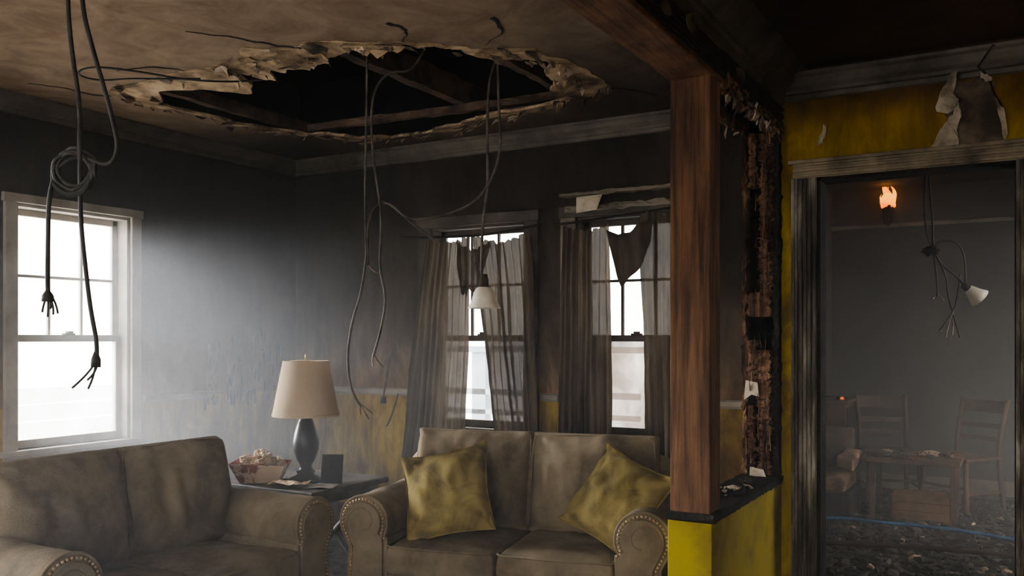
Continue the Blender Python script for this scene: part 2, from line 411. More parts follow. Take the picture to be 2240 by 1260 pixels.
Mj=Matrix.Translation((-4.4,4.36,2.72))@Matrix.Rotation(4.2*D2R,4,'Z')
ragged(bm,(0,0,0),(3.1,.05,.045),50,.004,9,0,Mj)
mkobj('ceiling_joists',bm,M['joist'])
ck=[[(-3.15,2.60),(-3.02,2.78),(-2.95,2.93),(-2.86,3.02),(-2.75,3.06)],[(-4.5,2.72),(-4.42,2.9),(-4.40,3.05),(-4.33,3.1)],[(-1.93,4.3),(-1.8,4.42),(-1.72,4.62)],[(-2.4,3.18),(-2.30,3.07),(-2.33,2.95)],[(-3.6,3.0),(-3.7,2.86),(-3.95,2.8)],[(-2.1,3.4),(-1.95,3.3),(-1.9,3.1)]]
bm=bmesh.new(); rnd=random.Random(5)
for c in ck:
    pts=[]
    for i in range(len(c)-1):
        for k in range(6):
            f=k/6; pts.append(Vector((c[i][0]*(1-f)+c[i+1][0]*f+rnd.uniform(-.01,.01),c[i][1]*(1-f)+c[i+1][1]*f+rnd.uniform(-.01,.01),H-.003)))
    prev=None
    for i,p in enumerate(pts):
        w=.010*(.2+i/len(pts)); 
        a=bm.verts.new(p+Vector((w,-w*.3,0))); b=bm.verts.new(p-Vector((w,-w*.3,0)))
        if prev: bm.faces.new((prev[0],a,b,prev[1]))
        prev=(a,b)
mkobj('ceiling_cracks',bm,M['char'],solid=.002)

# trim
crown=[(0,H),(.085,H),(.085,H-.014),(.07,H-.022),(.055,H-.045),(.028,H-.065),(.028,H-.078),(.016,H-.082),(.016,H-.10),(0,H-.105)]
bm=bmesh.new(); prism(bm,crown,(XL,YF),(XL,YB),(1,0)); mkobj('trim_1',bm,M['trimd'])
bm=bmesh.new(); prism(bm,crown,(XL,YB),(-1.19,YB),(0,-1)); mkobj('trim_2',bm,M['trimm'])
crown2=[(0,H),(.13,H),(.13,H-.02),(.10,H-.035),(.07,H-.08),(.03,H-.11),(.03,H-.135),(.015,H-.14),(.015,H-.17),(0,H-.175)]
bm=bmesh.new(); prism(bm,crown2,(-1.035,YF),(-1.035,YD),(1,0)); mkobj('trim_3',bm,M['trimd'])
crown3=[(0,H-.04),(.09,H-.04),(.09,H-.055),(.07,H-.065),(.05,H-.10),(.03,H-.115),(.03,H-.13),(.012,H-.135),(.012,H-.155),(0,H-.16)]
bm=bmesh.new(); prism(bm,crown3,(-1.035,YD),(XR,YD),(0,-1)); mkobj('trim_4',bm,M['trimm'])
rail=[(0,.935),(.018,.935),(.03,.95),(.03,.975),(.018,.985),(0,.985)]
bm=bmesh.new(); prism(bm,rail,(XL,3.64),(XL,4.18),(1,0)); prism(bm,rail,(XL,1.1),(XL,2.70),(1,0))
mkobj('trim_5',bm,M['trimw'])
bm=bmesh.new(); prism(bm,rail,(-4.42,YB),(-3.66,YB),(0,-1)); prism(bm,rail,(-2.66,YB),(-2.54,YB),(0,-1)); prism(bm,rail,(-1.54,YB),(-1.19,YB),(0,-1))
mkobj('trim_6',bm,M['trimw'])
bs=[(0,0),(.02,0),(.02,.11),(.01,.13),(0,.13)]
bm=bmesh.new(); prism(bm,bs,(XL,YF),(XL,YB),(1,0)); mkobj('baseboard_left',bm,M['trimd'])
bm=bmesh.new(); prism(bm,bs,(XL,YB),(-1.19,YB),(0,-1)); mkobj('baseboard_back',bm,M['trimd'])
bm=bmesh.new(); prism(bm,bs,(-1.5,8.5),(1.4,8.5),(0,-1)); mkobj('baseboard_far',bm,M['trim'])
pr=[(0,2.33),(.02,2.33),(.03,2.36),(0,2.37)]
bm=bmesh.new(); prism(bm,pr,(-1.5,8.5),(1.4,8.5),(0,-1)); mkobj('trim_7',bm,M['trim'])
bm=bmesh.new(); rnd=random.Random(44)
for k in range(130):
    y=4.12+.8*rnd.random(); z=.90+.5*rnd.random()**1.4*(1.1-abs(y-4.5)); s=rnd.uniform(.012,.045)
    n=rnd.randint(5,7); vs=[]
    for j in range(n):
        a=j/n*6.283+rnd.uniform(-.3,.3); q=s*rnd.uniform(.5,1)
        vs.append(bm.verts.new((XL+.004+.016*rnd.random()*(j%2),y+q*math.cos(a)*.5,z+q*math.sin(a)*2.2)))
    fc=bm.faces.new(vs); fc.material_index=rnd.choice((0,0,1))
mkobj('blistered_wall_flakes',bm,[mott('blister_soot',(.012,.01,.008),(.06,.047,.036),8),mott('blister_paint',(.04,.032,.024),(.14,.11,.08),8)],solid=.002)

# ---------------------------------------------------------------- windows
def window(name,f,u0,u1,z0,z1,glass_low='glass',casing=.10,mat='trimw',munt=True,hd=.10,cmat=None,portal=True):
    e=empty(name,f((u0+u1)/2,0,(z0+z1)/2)); 
    def bx(n,lst,m,bv=.004):
        bm=bmesh.new()
        for a,b in lst: abox(bm,f(*a),f(*b))
        o=mkobj(n,bm,m,None,bevel=bv); return kid(o,e)
    m=M[mat]; cm=M[cmat or mat]; c=casing; zm=1.34
    bx('casing',[((u0-c,-.025,z0-.02),(u0,0,z1+.0)),((u1,-.025,z0-.02),(u1+c,0,z1+.0)),((u0-c,-.02,z0-.09),(u1+c,0,z0-.03))],cm)
    bx('head',[((u0-c-.01,-.03,z1),(u1+c+.01,0,z1+hd))],M['trimd'] if mat=='trimd' else cm)
    if hd>.08: bx('head_cap',[((u0-c-.025,-.055,z1+hd),(u1+c+.025,0,z1+hd+.025))],cm)
    bx('sill',[((u0-c-.03,-.05,z0-.03),(u1+c+.03,.09,z0))],m)
    bx('jamb',[((u0,0,z0),(u0+.018,.15,z1)),((u1-.018,0,z0),(u1,.15,z1)),((u0,0,z1-.018),(u1,.15,z1))],m)
    a,b=u0+.018,u1-.018
    bx('sash_upper',[((a,.095,zm-.015),(a+.035,.125,z1-.018)),((b-.035,.095,zm-.015),(b,.125,z1-.018)),((a,.095,z1-.055),(b,.125,z1-.018)),((a,.095,zm-.015),(b,.125,zm+.02))],m,.003)
    if munt:
        w=(b-a-.07)/3; zz=(zm+z1-.04)/2
        bx('muntins',[((a+.035+w-.008,.098,zm),(a+.035+w+.008,.122,z1-.03)),((a+.035+2*w-.008,.098,zm),(a+.035+2*w+.008,.122,z1-.03)),((a+.02,.098,zz-.008),(b-.02,.122,zz+.008))],m,.002)
    bx('sash_lower',[((a,.06,z0),(a+.035,.092,zm+.02)),((b-.035,.06,z0),(b,.092,zm+.02)),((a,.06,z0),(b,.092,z0+.045)),((a,.06,zm-.02),(b,.092,zm+.02))],m,.003)
    bx('sash_lock',[(((a+b)/2-.035,.055,zm+.02),((a+b)/2+.035,.085,zm+.03)),(((a+b)/2-.015,.05,zm+.03),((a+b)/2+.02,.08,zm+.042))],M['trimd'],.003)
    bx('pane_upper',[((a+.03,.108,zm),(b-.03,.112,z1-.03))],M['glass'],0)
    bx('pane_lower',[((a+.03,.074,z0+.03),(b-.03,.078,zm))],M[glass_low],0)
    if portal:
        L=bpy.data.lights.new(name+'_daylight','AREA'); L.shape='RECTANGLE'; L.cycles.is_portal=True
        o=bpy.data.objects.new('daylight',L); C.collection.objects.link(o)
        p=Vector(f((u0+u1)/2,.17,(z0+z1)/2)); o.location=p
        din=Vector(f((u0+u1)/2,0,(z0+z1)/2))-p
        o.rotation_euler=din.to_track_quat('-Z','Z').to_euler()
        L.size=(u1-u0); L.size_y=(z1-z0); kid(o,e)
    return e
window('window_1',fl,*LW,mat='trimw',casing=.07,hd=.05)
window('window_2',fb,-3.53,-2.784,WZ0,WZ1,mat='trimd',hd=.07)
window('window_3',fb,-2.42,-1.66,WZ0,WZ1,mat='trimd',glass_low='glassd',cmat='trim',hd=.07)  # paler casing colour stands in for the daylight falling on it
window('fill_window_4',fl,.2,.95,WZ0,WZ1)  # unseen opening, added with the front pair for fill light
window('fill_window_5',ff,-3.9,-2.5,.5,2.3); window('fill_window_6',ff,-1.1,.5,.5,2.3)  # both added behind the camera to supply fill light
window('fill_window_7',ffr,5.6,7.2,.5,2.3)  # added out of view to brighten the far room

e=empty('porch_railing',(-4,6.6,0))
kid(boxes('posts',[((-4.16,6.5,-.6),(-4.02,6.6,1.25)),((-3.0,6.5,-.6),(-2.9,6.6,1.25)),((-5.4,6.5,.85),(-2.6,6.55,.90)),((-5.4,6.5,.68),(-2.6,6.55,.72)),((-5.4,6.5,.4),(-2.6,6.55,.44)),((-5.4,6.48,1.22),(-2.6,6.62,1.27))],M['extb']),e)
e=empty('neighbour_fence',(-11,6,0))
kid(boxes('boards',[((-11.0,-2,-.6+i*.22),(-10.95+.02*(i%2),12,-.4+i*.22)) for i in range(6)],M['ext']),e)

# ---------------------------------------------------------------- beam, post, half wall
X0,X1=-1.215,-1.035
box('half_wall',(X0,3.345,0),(X1,YD,.62),M['halfwall'],bevel=.004)
bm=bmesh.new(); ragged(bm,(X0-.008,3.335,.62),(X1+.012,YD,.652),40,.0025,4,1); mkobj('half_wall_cap',bm,M['char'])
box('wood_post',(X0+.004,3.36,.645),(X1-.012,3.50,2.375),M['post'],bevel=.006)
E_beam=empty('beam',(X0,1,2.4))
bm=bmesh.new(); abox(bm,(X0,YF,2.37),(X1,3.50,H+.02)); kid(mkobj('timber',bm,M['beam'],bevel=.006),E_beam)
bm=bmesh.new()
for s in range(5): ragged(bm,(X1-.0,YF+.0,2.39+s*.022),(X1+.010,YD,2.40+s*.022),90,.004,s+30,1)
ragged(bm,(X0+.03,3.5,2.42),(X1-.02,YD,H),40,.012,61,1)
kid(mkobj('charred_lath',bm,M['char']),E_beam)
bm=bmesh.new()
ragged(bm,(X0,3.5,2.36),(X0+.03,YD,2.44),60,.009,71,1)
ragged(bm,(X1-.03,3.5,2.36),(X1+.004,YD,2.41),70,.013,72,1)
kid(mkobj('splintered_edge',bm,M['rag']),E_beam)
bm=bmesh.new(); rnd=random.Random(12)
for k in range(90):
    y=3.52+.95*rnd.random(); x=rnd.choice((X0+.01,X1-.005,X1+.006)); z=2.38+rnd.uniform(-.02,.05); w=rnd.uniform(.006,.022); h=rnd.uniform(.015,.08)
    a=[Vector((x,y,z)),Vector((x+rnd.uniform(-.01,.01),y+w,z+rnd.uniform(-.01,.02))),Vector((x+rnd.uniform(-.03,.02),y+w*.8,z-h*.6)),Vector((x+rnd.uniform(-.03,.03),y+w*.3,z-h))]
    f=bm.faces.new([bm.verts.new(p) for p in a]); f.material_index=0 if k%5 else 1
kid(mkobj('torn_drywall_scraps',bm,[M['scrap'],M['paper']],solid=.004),E_beam)
bm=bmesh.new()
def blob(bm,pts): return bm.faces.new([bm.verts.new(p) for p in pts])
for (y,z,sy,sz) in ((2.62,2.47,.07,.05),(2.80,2.44,.05,.03),(3.05,2.47,.06,.04),(3.72,2.46,.08,.03)):
    blob(bm,[(X1+.014,y+sy*math.cos(a)*rnd.uniform(.6,1.1),z+sz*math.sin(a)*rnd.uniform(.6,1.1)) for a in [i*6.283/9 for i in range(9)]])
kid(mkobj('peeling_paint_patches',bm,mott('olive_old_paint',(.06,.05,.03),(.22,.18,.08),9),solid=.003),E_beam)
# burnt stub of the door wall, studs laid bare
e=empty('burnt_wall_stud',(-1.12,4.45,0))
YS=YD-.06
kid(box('cavity',(X0+.015,YD,.64),(X1,YD+.12,2.42),M['char']),e)
bm=bmesh.new(); ragged(bm,(X0,YS-.01,.65),(X0+.022,YD+.1,2.36),90,.005,21); kid(mkobj('edge_inner',bm,M['rag']),e)
bm=bmesh.new(); ragged(bm,(X1-.085,YS-.03,1.55),(X1-.03,YD,2.36),90,.009,22); ragged(bm,(X1-.06,YS-.05,1.75),(X1-.04,YS-.02,2.30),60,.006,92); kid(mkobj('splinter_top',bm,M['rag']),e)
bm=bmesh.new(); ragged(bm,(X1-.026,YS-.01,.65),(X1,YD,2.40),80,.004,25); kid(mkobj('edge_outer',bm,M['char']),e)
bm=bmesh.new(); ragged(bm,(X0+.03,YS-.02,1.45),(X1-.04,YD,1.57),8,.007,23); ragged(bm,(X0+.02,YS-.02,1.06),(X0+.075,YD,1.33),22,.006,24); ragged(bm,(X0+.08,YS-.03,1.04),(X1-.035,YD,1.28),22,.007,94)
ragged(bm,(X0+.085,YS-.03,.66),(X1-.035,YD,1.05),36,.010,26); ragged(bm,(X0+.025,YS-.0,.66),(X0+.055,YD,1.0),34,.008,27)
ragged(bm,(X0+.03,YS-.01,2.10),(X0+.07,YD,2.37),20,.007,29)
kid(mkobj('blocking',bm,M['rag']),e)
bm=bmesh.new(); rnd=random.Random(77)
for k in range(70):
    x=rnd.uniform(X0+.02,X1-.03); z=rnd.choice((rnd.uniform(.68,1.3),rnd.uniform(1.45,2.3))); h=rnd.uniform(.02,.09); w=rnd.uniform(.002,.007); y=YS-.03-rnd.random()*.02
    if x<X0+.07 and z>1.55: continue
    blob(bm,[(x,y,z),(x+w,y-.01,z),(x+w*.6+rnd.uniform(-.01,.01),y-.015,z+h)])
kid(mkobj('splinters',bm,M['rag'],solid=.003),e)
bm=bmesh.new()
blob(bm,[(X0+.03,YS-.045,1.13),(X0+.09,YS-.055,1.12),(X0+.10,YS-.06,1.05),(X0+.06,YS-.05,1.06),(X0+.02,YS-.045,1.03)])
blob(bm,[(X0+.05,YS-.045,.70),(X0+.12,YS-.055,.69),(X0+.13,YS-.05,.655),(X0+.05,YS-.05,.655)])
kid(mkobj('plaster_scrap',bm,M['paper'],solid=.006),e)

# ---------------------------------------------------------------- door opening trim and damage
e=empty('door_1',(-.43,4.5,0))
def casing(x0,x1,z0,z1,vert=True):
    bm=bmesh.new()
    abox(bm,(x0,YD-.018,z0),(x1,YD,z1))
    if vert:
        w=(x1-x0)
        for i in range(5):
            c=x0+w*(i+.5)/5; abox(bm,(c-w*.07,YD-.03,z0),(c+w*.07,YD-.016,z1))
        abox(bm,(x0-.012,YD-.036,z0),(x0+.004,YD,z1))
    else:
        h=z1-z0
        for i in range(3):
            c=z0+h*(i+.5)/3; abox(bm,(x0,YD-.03,c-h*.1),(x1,YD-.016,c+h*.1))
        abox(bm,(x0-.02,YD-.045,z1-.010),(x1+.02,YD,z1+.008))
    return bm
kid(mkobj('casing_left',casing(-.968,-.862,0,2.13),M['doortrim'],bevel=.003),e)
kid(mkobj('casing_right',casing(.0,.106,0,2.13),M['doortrim'],bevel=.003),e)
kid(mkobj('casing_head',casing(-.975,.113,2.13,2.21,False),mott('scorched_head_trim',(.06,.045,.028),(.33,.255,.165),4,.36,.62,.7,.3,30),bevel=.003),e)
kid(boxes('jamb',[((-.862,YD-.01,0),(-.845,YD+.13,2.13)),((-.018,YD-.01,0),(0,YD+.13,2.13)),((-.862,YD-.01,2.115),(0,YD+.13,2.135))],M['char']),e)
yw=YD-.006
bm=bmesh.new(); blob(bm,[(-.30,yw,2.23),(-.27,yw,2.31),(-.31,yw,2.40),(-.29,yw,2.47),(-.25,yw,2.52),(-.19,yw,2.50),(-.14,yw,2.54),(-.09,yw,2.48),(-.10,yw,2.42),(-.07,yw,2.34),(-.06,yw,2.225),(-.2,yw,2.22)])
mkobj('bared_wall_patch',bm,mott('bared_board',(.04,.028,.018),(.17,.125,.08),7),solid=.004)
# curled sheets of plaster: strips that roll away from the wall
def curl(bm,pts,amp,seed):
    cen=Vector((sum(p[0] for p in pts)/len(pts),0,sum(p[1] for p in pts)/len(pts)))
    rnd=random.Random(seed); n=len(pts); cv=bm.verts.new((cen.x,YD-.012-amp*.25,cen.z)); vs=[]
    for i in range(n):
        p,q=pts[i],pts[(i+1)%n]
        for k in range(3):
            f=k/3; x=p[0]*(1-f)+q[0]*f+rnd.uniform(-.006,.006); z=p[1]*(1-f)+q[1]*f+rnd.uniform(-.006,.006)
            d=max(0,(x-cen.x)*1.0+(z-cen.z)*.3)
            vs.append(bm.verts.new((x-d*.25,YD-.012-amp*min(1,d*16),z)))
    for i in range(len(vs)): bm.faces.new((vs[i],vs[(i+1)%len(vs)],cv))
bm=bmesh.new()
curl(bm,[(-.350,2.222),(-.325,2.28),(-.30,2.33),(-.25,2.36),(-.215,2.41),(-.205,2.34),(-.245,2.285),(-.235,2.222)],.06,1)
curl(bm,[(-.335,2.38),(-.32,2.47),(-.27,2.54),(-.225,2.55),(-.235,2.50),(-.26,2.46),(-.235,2.42),(-.27,2.37)],.05,2)
curl(bm,[(-.16,2.555),(-.12,2.53),(-.10,2.50),(-.125,2.49),(-.15,2.52)],.03,3)
curl(bm,[(-.09,2.43),(-.055,2.36),(-.04,2.25),(-.06,2.225),(-.072,2.30),(-.085,2.37)],.02,4)
curl(bm,[(-.865,2.28),(-.845,2.33),(-.82,2.385),(-.80,2.37),(-.825,2.32),(-.84,2.29)],.04,5)
mkobj('peeling_plaster_curls',bm,mott('peeling_plaster',(.12,.09,.06),(.40,.33,.235),9),solid=.005)
tube('wall_crack',[(-.05,YD-.005,2.62),(-.10,YD-.10,2.63),(-.16,YD-.05,2.555),(-.12,YD-.006,2.52),(-.10,YD-.006,2.44),(-.06,YD-.006,2.36),(-.055,YD-.006,2.24)],.005,M['char'],smooth=False)

# ---------------------------------------------------------------- sofas
def sofa(name,L,loc,rz,Dp=.88,seed=0):
    e=empty(name,loc,rz); fab=M['fab']; aw=.24; ztop=.61
    cz=ztop-.125; 
    def prof(off=0):
        r=.125-off; p=[(aw-off*.5,.06+off),(aw-off*.5,cz-.07)]
        for i in range(21):
            a=(-32+244*i/20)*D2R; p.append((.122+r*math.cos(a),cz+r*math.sin(a)))
        p+=[(.045+off,cz-.12),(.035+off,cz-.25),(.035+off,.06+off)]
        return p
    for side in (0,1):
        def X(x): return x if side==0 else L-x
        P=prof(); bm=bmesh.new(); rows=[]
        ys=[0.0,.012]+[.05+.035*i for i in range(20)]
        for k,y in enumerate(ys):
            s=.012 if k==0 else 0
            rows.append([bm.verts.new((X(x),y,z+.007*noise.noise(Vector((x*9,y*7,z*9+seed)))-.005*abs(noise.noise(Vector((x*5,y*22,seed))))*(z>.4))) for x,z in prof(s)])
        n=len(P)
        for k in range(len(ys)-1):
            for i in range(n): bm.faces.new((rows[k][i],rows[k][(i+1)%n],rows[k+1][(i+1)%n],rows[k+1][i]))
        bm.faces.new(rows[0]); bm.faces.new(rows[-1])
        mkobj('arm_%d'%(side+1),bm,fab,e,smooth=True).modifiers.new('es','EDGE_SPLIT').split_angle=.9
        bm=bmesh.new(); Q=prof(.028)
        a=[bm.verts.new((X(x),-.012,z)) for x,z in prof(.034)]; b=[bm.verts.new((X(x),.004,z)) for x,z in Q]
        bm.faces.new(a)
        for i in range(n): bm.faces.new((a[i],a[(i+1)%n],b[(i+1)%n],b[i]))
        mkobj('arm_panel_%d'%(side+1),bm,fab,e,smooth=False)
        tube('arm_piping_%d'%(side+1),[(X(x),.006,z) for x,z in prof(.004)],.006,fab,e,smooth=False)
        tube('arm_scroll_%d'%(side+1),[(X(.122+(.085-.004*i)*math.cos((200-22*i)*D2R)),-.012,cz+(.085-.004*i)*math.sin((200-22*i)*D2R)) for i in range(14)],.004,fab,e)
        V=[];F=[]; T=prof(.020); acc=0; iv,iF=ico(1)
        for i in range(1,len(T)-1):
            p,q=Vector(T[i]),Vector(T[i+1]); d=(q-p).length
            while acc<d:
                w=p.lerp(q,acc/d); acc+=.0175; b0=len(V)
                V+=[(X(w.x)+c.x*.0066,-.004+c.y*.0066,w.y+c.z*.0066) for c in iv]; F+=[tuple(b0+j for j in f) for f in iF]
            acc-=d
        mkobj('nailheads_%d'%(side+1),(V,F),M['nail'],e,smooth=True)
    boxes('base_frame',[((aw-.02,.05,.07),(L-aw+.02,Dp-.04,.24))],fab,e,bevel=.02)
    boxes('front_rail',[((aw-.01,.02,.07),(L-aw+.01,.07,.235))],fab,e,bevel=.015)
    bm=bmesh.new(); nb=24; pr=[(.66,.08),(.60,.55),(.62,.72),(.67,.765),(.74,.77),(.80,.72),(Dp,.5),(Dp,.08)]
    rows=[]
    for k in range(nb+1):
        x=.03+(L-.06)*k/nb; ed=min(k,nb-k); 
        s=-.10 if ed==0 else (-.025 if ed==1 else 0)
        rows.append([bm.verts.new((x,y,z+(s if z>.6 else 0)+.006*noise.noise(Vector((x*5,y*4,z*4+seed))))) for y,z in pr])
    n=len(pr)
    for k in range(nb):
        for i in range(n): bm.faces.new((rows[k][i],rows[k][(i+1)%n],rows[k+1][(i+1)%n],rows[k+1][i]))
    bm.faces.new(rows[0]); bm.faces.new(rows[-1])
    mkobj('back_frame',bm,fab,e,smooth=True,sub=1)
    sw=(L-2*aw)/2
    for i in (0,1):
        c=aw+sw*(i+.5)
        Mx=Matrix.Translation((c,.315,.318))
        puff('seat_cushion_%d'%(i+1),(sw-.004,.68,.165),Mx,fab,e,n=18,base=.80,wr=.011,seed=seed+i,edge=5)
        for zz in (.383,.252):
            h=sw/2-.008
            tube('seat_piping_%d%s'%(i+1,'a' if zz>.3 else 'b'),[(c-h,.6,zz),(c-h,0,zz),(c-h+.02,-.022,zz),(c,-.024,zz-.003),(c+h-.02,-.022,zz),(c+h,0,zz),(c+h,.6,zz)],.0055,fab,e,smooth=False)
        ww=sw+.10; cb=(aw-.09)+ (sw+.09)*(i+.5)
        Mx=Matrix.Translation((cb,.585,.615))@Matrix.Rotation((90-12)*D2R,4,'X')
        puff('back_cushion_%d'%(i+1),(ww,.50,.27),Mx,fab,e,n=22,base=.44,wr=.026,seed=seed+i+5,edge=3,wf=9)
        pts=[]
        hw,hh=ww/2-.010,.240
        for (u,w) in ((-1,-.9),(-1,0),(-1,.85),(-.93,.97),(0,1.0),(.93,.97),(1,.85),(1,0),(1,-.9)):
            pts.append(Mx@Vector((u*hw,w*hh,.060)))
        tube('back_piping_%d'%(i+1),pts,.0055,fab,e,smooth=True)
    boxes('feet',[((x-.03,y-.03,0),(x+.03,y+.03,.08)) for x in (.10,L-.10) for y in (.06,Dp-.08)],M['tabl'],e,bevel=.008)
    return e
SB=sofa('loveseat_sofa',1.55,(-2.768,3.176,0),12*D2R,seed=3)
SA=sofa('loveseat_sofa.001',1.45,(-2.80,1.72,0),90*D2R,seed=11)
def pillow(name,size,loc,tilt,roll,yaw,seed):
    e=empty(name,loc,yaw)
    Mx=Matrix.Rotation((90-tilt)*D2R,4,'X')@Matrix.Rotation(roll*D2R,4,'Z')
    puff('pillow_body',(size,size,.21),Mx,M['pil'],e,n=22,base=.04,pinch=.10,wr=.030,seed=seed,edge=2.2,wf=10)
    pts=[]
    for k in range(33):
        s=k/8; q=int(s)%4; f=(s-int(s))*2-1
        u,w={0:(f,-1),1:(1,f),2:(-f,1),3:(-1,-f)}[q]
        pts.append(Mx@Vector((u*(1-.10*(1-w*w))*size/2,w*(1-.10*(1-u*u))*size/2,0)))
    tube('piping',pts,.005,M['pil'],e,smooth=False)
    return e
pillow('throw_pillow',.44,(-2.375,3.49,.60),27,14,14*D2R,2)
pillow('throw_pillow.001',.42,(-1.565,3.66,.61),30,-20,-6*D2R,8)

# ---------------------------------------------------------------- end table, lamp and clutter
e=empty('end_table',(-3.28,3.5,0)); tz=.59
def K_(o): return kid(o,e)
K_(box('top',(-3.62,3.20,tz-.03),(-2.965,3.80,tz),M['tabl'],bevel=.006))
K_(box('apron',(-3.58,3.24,tz-.08),(-3.01,3.76,tz-.03),M['tabl']))
for i,y in enumerate((3.27,3.73)):
    for j,(xa,xb) in enumerate(((-3.56,-3.03),(-3.03,-3.56))):
        K_(tube('cross_leg_%d'%(2*i+j+1),[(xa,y,.0),((xa+xb)/2,y+.01*j,.27),(xb,y,tz-.06)],.017,M['tabl'],smooth=False))
K_(tube('stretcher',[(-3.295,3.27,.27),(-3.295,3.73,.27)],.014,M['tabl'],smooth=False))
e=empty('table_lamp',(-3.24,3.45,tz))
lathe('base',[(0.0,0),(.085,0),(.085,.018),(.06,.03),(.045,.04),(.05,.055),(.035,.07),(.03,.085),(.05,.12),(.066,.17),(.068,.21),(.058,.26),(.042,.31),(.03,.335),(.036,.345),(.034,.355),(.02,.365),(0.012,.40),(.012,.44),(0,.44)],(0,0,0),M['base'],e)
lathe('socket',[(0,.40),(.018,.40),(.018,.47),(0,.47)],(0,0,0),M['nail'],e)
lathe('shade',[(.172,.345),(.172,.350),(.118,.632),(.114,.632),(.168,.35),(.172,.345)],(0,0,0),M['shade'],e,48)
lathe('shade_trim',[(.1735,.344),(.1735,.356),(.170,.356)],(0,0,0),M['shade'],e,48)
tube('harp',[(0,-.0,.46),(.05,0,.5),(.055,0,.57),(0,0,.64)],.002,M['nail'],e)
tube('spider',[(-.115,0,.63),(0,0,.635),(.115,0,.63)],.002,M['nail'],e,smooth=False)
lathe('finial',[(0,.635),(.008,.64),(.004,.65),(.007,.66),(0,.668)],(0,0,0),M['nail'],e,12)
e=empty('picture_frame',(-3.075,3.46,tz),26*D2R)
R=Matrix.Rotation(-12*D2R,4,'X')
boxes('frame',[((-.055,-.006,0),(.055,.006,.012),0,R),((-.055,-.006,.138),(.055,.006,.15),0,R),((-.055,-.006,0),(-.043,.006,.15),0,R),((.043,-.006,0),(.055,.006,.15),0,R),((-.045,.0,.01),(.045,.005,.14),0,R)],M['black'],e,bevel=.002)
boxes('easel',[((-.01,.03,0),(.01,.036,.11),0,Matrix.Rotation(14*D2R,4,'X'))],M['black'],e)
e=empty('takeaway_box',(-3.45,3.34,tz),35*D2R)
bm=bmesh.new()
b0=[bm.verts.new(p) for p in ((-.095,-.07,.0),(.095,-.07,.0),(.095,.07,.0),(-.095,.07,.0))]
t0=[bm.verts.new(p) for p in ((-.145,-.105,.105),(.135,-.10,.09),(.14,.10,.095),(-.13,.095,.11))]
bm.faces.new(b0)
for i in range(4): bm.faces.new((b0[i],b0[(i+1)%4],t0[(i+1)%4],t0[i]))
mkobj('tray',bm,M['redc'],e,solid=.004)
def crumple(name,r,loc,mat,par,seed,sz=(1,1,.7),sub=4):
    iv,iF=ico(sub); V=[]
    for c in iv:
        d=1+.35*noise.noise(c*2.1+Vector((seed,0,0)))-.45*abs(noise.noise(c*4+Vector((0,seed,0))))+.22*noise.noise(c*9)
        V.append(Vector((c.x*sz[0],c.y*sz[1],c.z*sz[2]))*d*r+Vector(loc))
    return mkobj(name,([tuple(v) for v in V],iF),mat,par)
crumple('filling_1',.075,(-.03,0,.085),M['crumb'],e,1)
crumple('filling_2',.045,(.07,.03,.09),M['crumb'],e,4)
crumple('filling_3',.048,(.02,-.03,.125),M['crumb'],e,6)
crumple('filling_4',.034,(-.07,-.02,.12),M['crumb'],e,8)
crumple('filling_5',.034,(-.01,.04,.14),M['crumb'],e,14)
def sheet(name,w,h,loc,rz,mat,seed,amp=.015,par=None):
    n=14; V=[]; F=[]
    for i in range(n+1):
        for j in range(n+1):
            u,v=(i/n-.5)*w,(j/n-.5)*h
            z=amp*(noise.noise(Vector((u*14+seed,v*14,0)))+.9)+amp*.4*noise.noise(Vector((u*40+seed,v*40,0)))
            V.append((u*(1+.1*noise.noise(Vector((v*20,seed,0)))),v,z))
    k=n+1
    for i in range(n):
        for j in range(n): F.append((i*k+j,(i+1)*k+j,(i+1)*k+j+1,i*k+j+1))
    o=mkobj(name,(V,F),mat,par,solid=.0015); o.location=loc; o.rotation_euler=(0,0,rz); return o
sheet('crumpled_newspaper',.19,.13,(-3.20,3.28,tz+.001),.2,M['crumb'],9,.022)
sheet('scorched_magazine',.18,.13,(-3.06,3.35,tz+.001),.4,mott('grey_print',(.06,.05,.045),(.28,.24,.20),25,.4,.6),5,.006)

# ---------------------------------------------------------------- curtains
def curtain(name,tx0,tx1,bx0,bx1,zt,zb,y,folds,seed,mat='curt',amp=.028,sag=.03,torn=.06,gather=0):
    nx,nz_=int(folds*10),46; V=[];F=[]
    for j in range(nz_+1):
        f=j/nz_
        for i in range(nx+1):
            u=i/nx
            x0=tx0+(bx0-tx0)*f; x1=tx1+(bx1-tx1)*f
            uu=u+.03*noise.noise(Vector((u*6,f*2,seed)))
            x=x0+(x1-x0)*uu
            ph=u*folds*2*math.pi+1.8*noise.noise(Vector((u*3,f*1.2,seed*2)))
            a=amp*(.45+.9*abs(noise.noise(Vector((u*5,f*1.5,seed+4))))+.25*f)
            yy=y+a*math.sin(ph)+.35*a*math.sin(2.3*ph+seed)+.02*noise.noise(Vector((u*2,f*3,seed)))+.006*noise.noise(Vector((u*14,f*16,seed)))
            top=zt-sag*math.sin(u*math.pi)-.012*abs(math.sin(u*folds*math.pi))+.02*noise.noise(Vector((u*12,seed,0)))
            bot=zb+torn*noise.noise(Vector((u*4,seed,1)))+torn*.5*noise.noise(Vector((u*15,seed,2)))
            V.append((x,yy,top+(bot-top)*f))
    k=nx+1
    for j in range(nz_):
        for i in range(nx): F.append((j*k+i,(j+1)*k+i,(j+1)*k+i+1,j*k+i+1))
    return mkobj(name,(V,F),M[mat],None,smooth=True)
yc=4.90
def cset(name,parts):
    e=empty(name,(0,yc,2.05))
    for k,a in parts: 
        o=curtain(k,*a[0],**a[1]); kid(o,e)
    return e
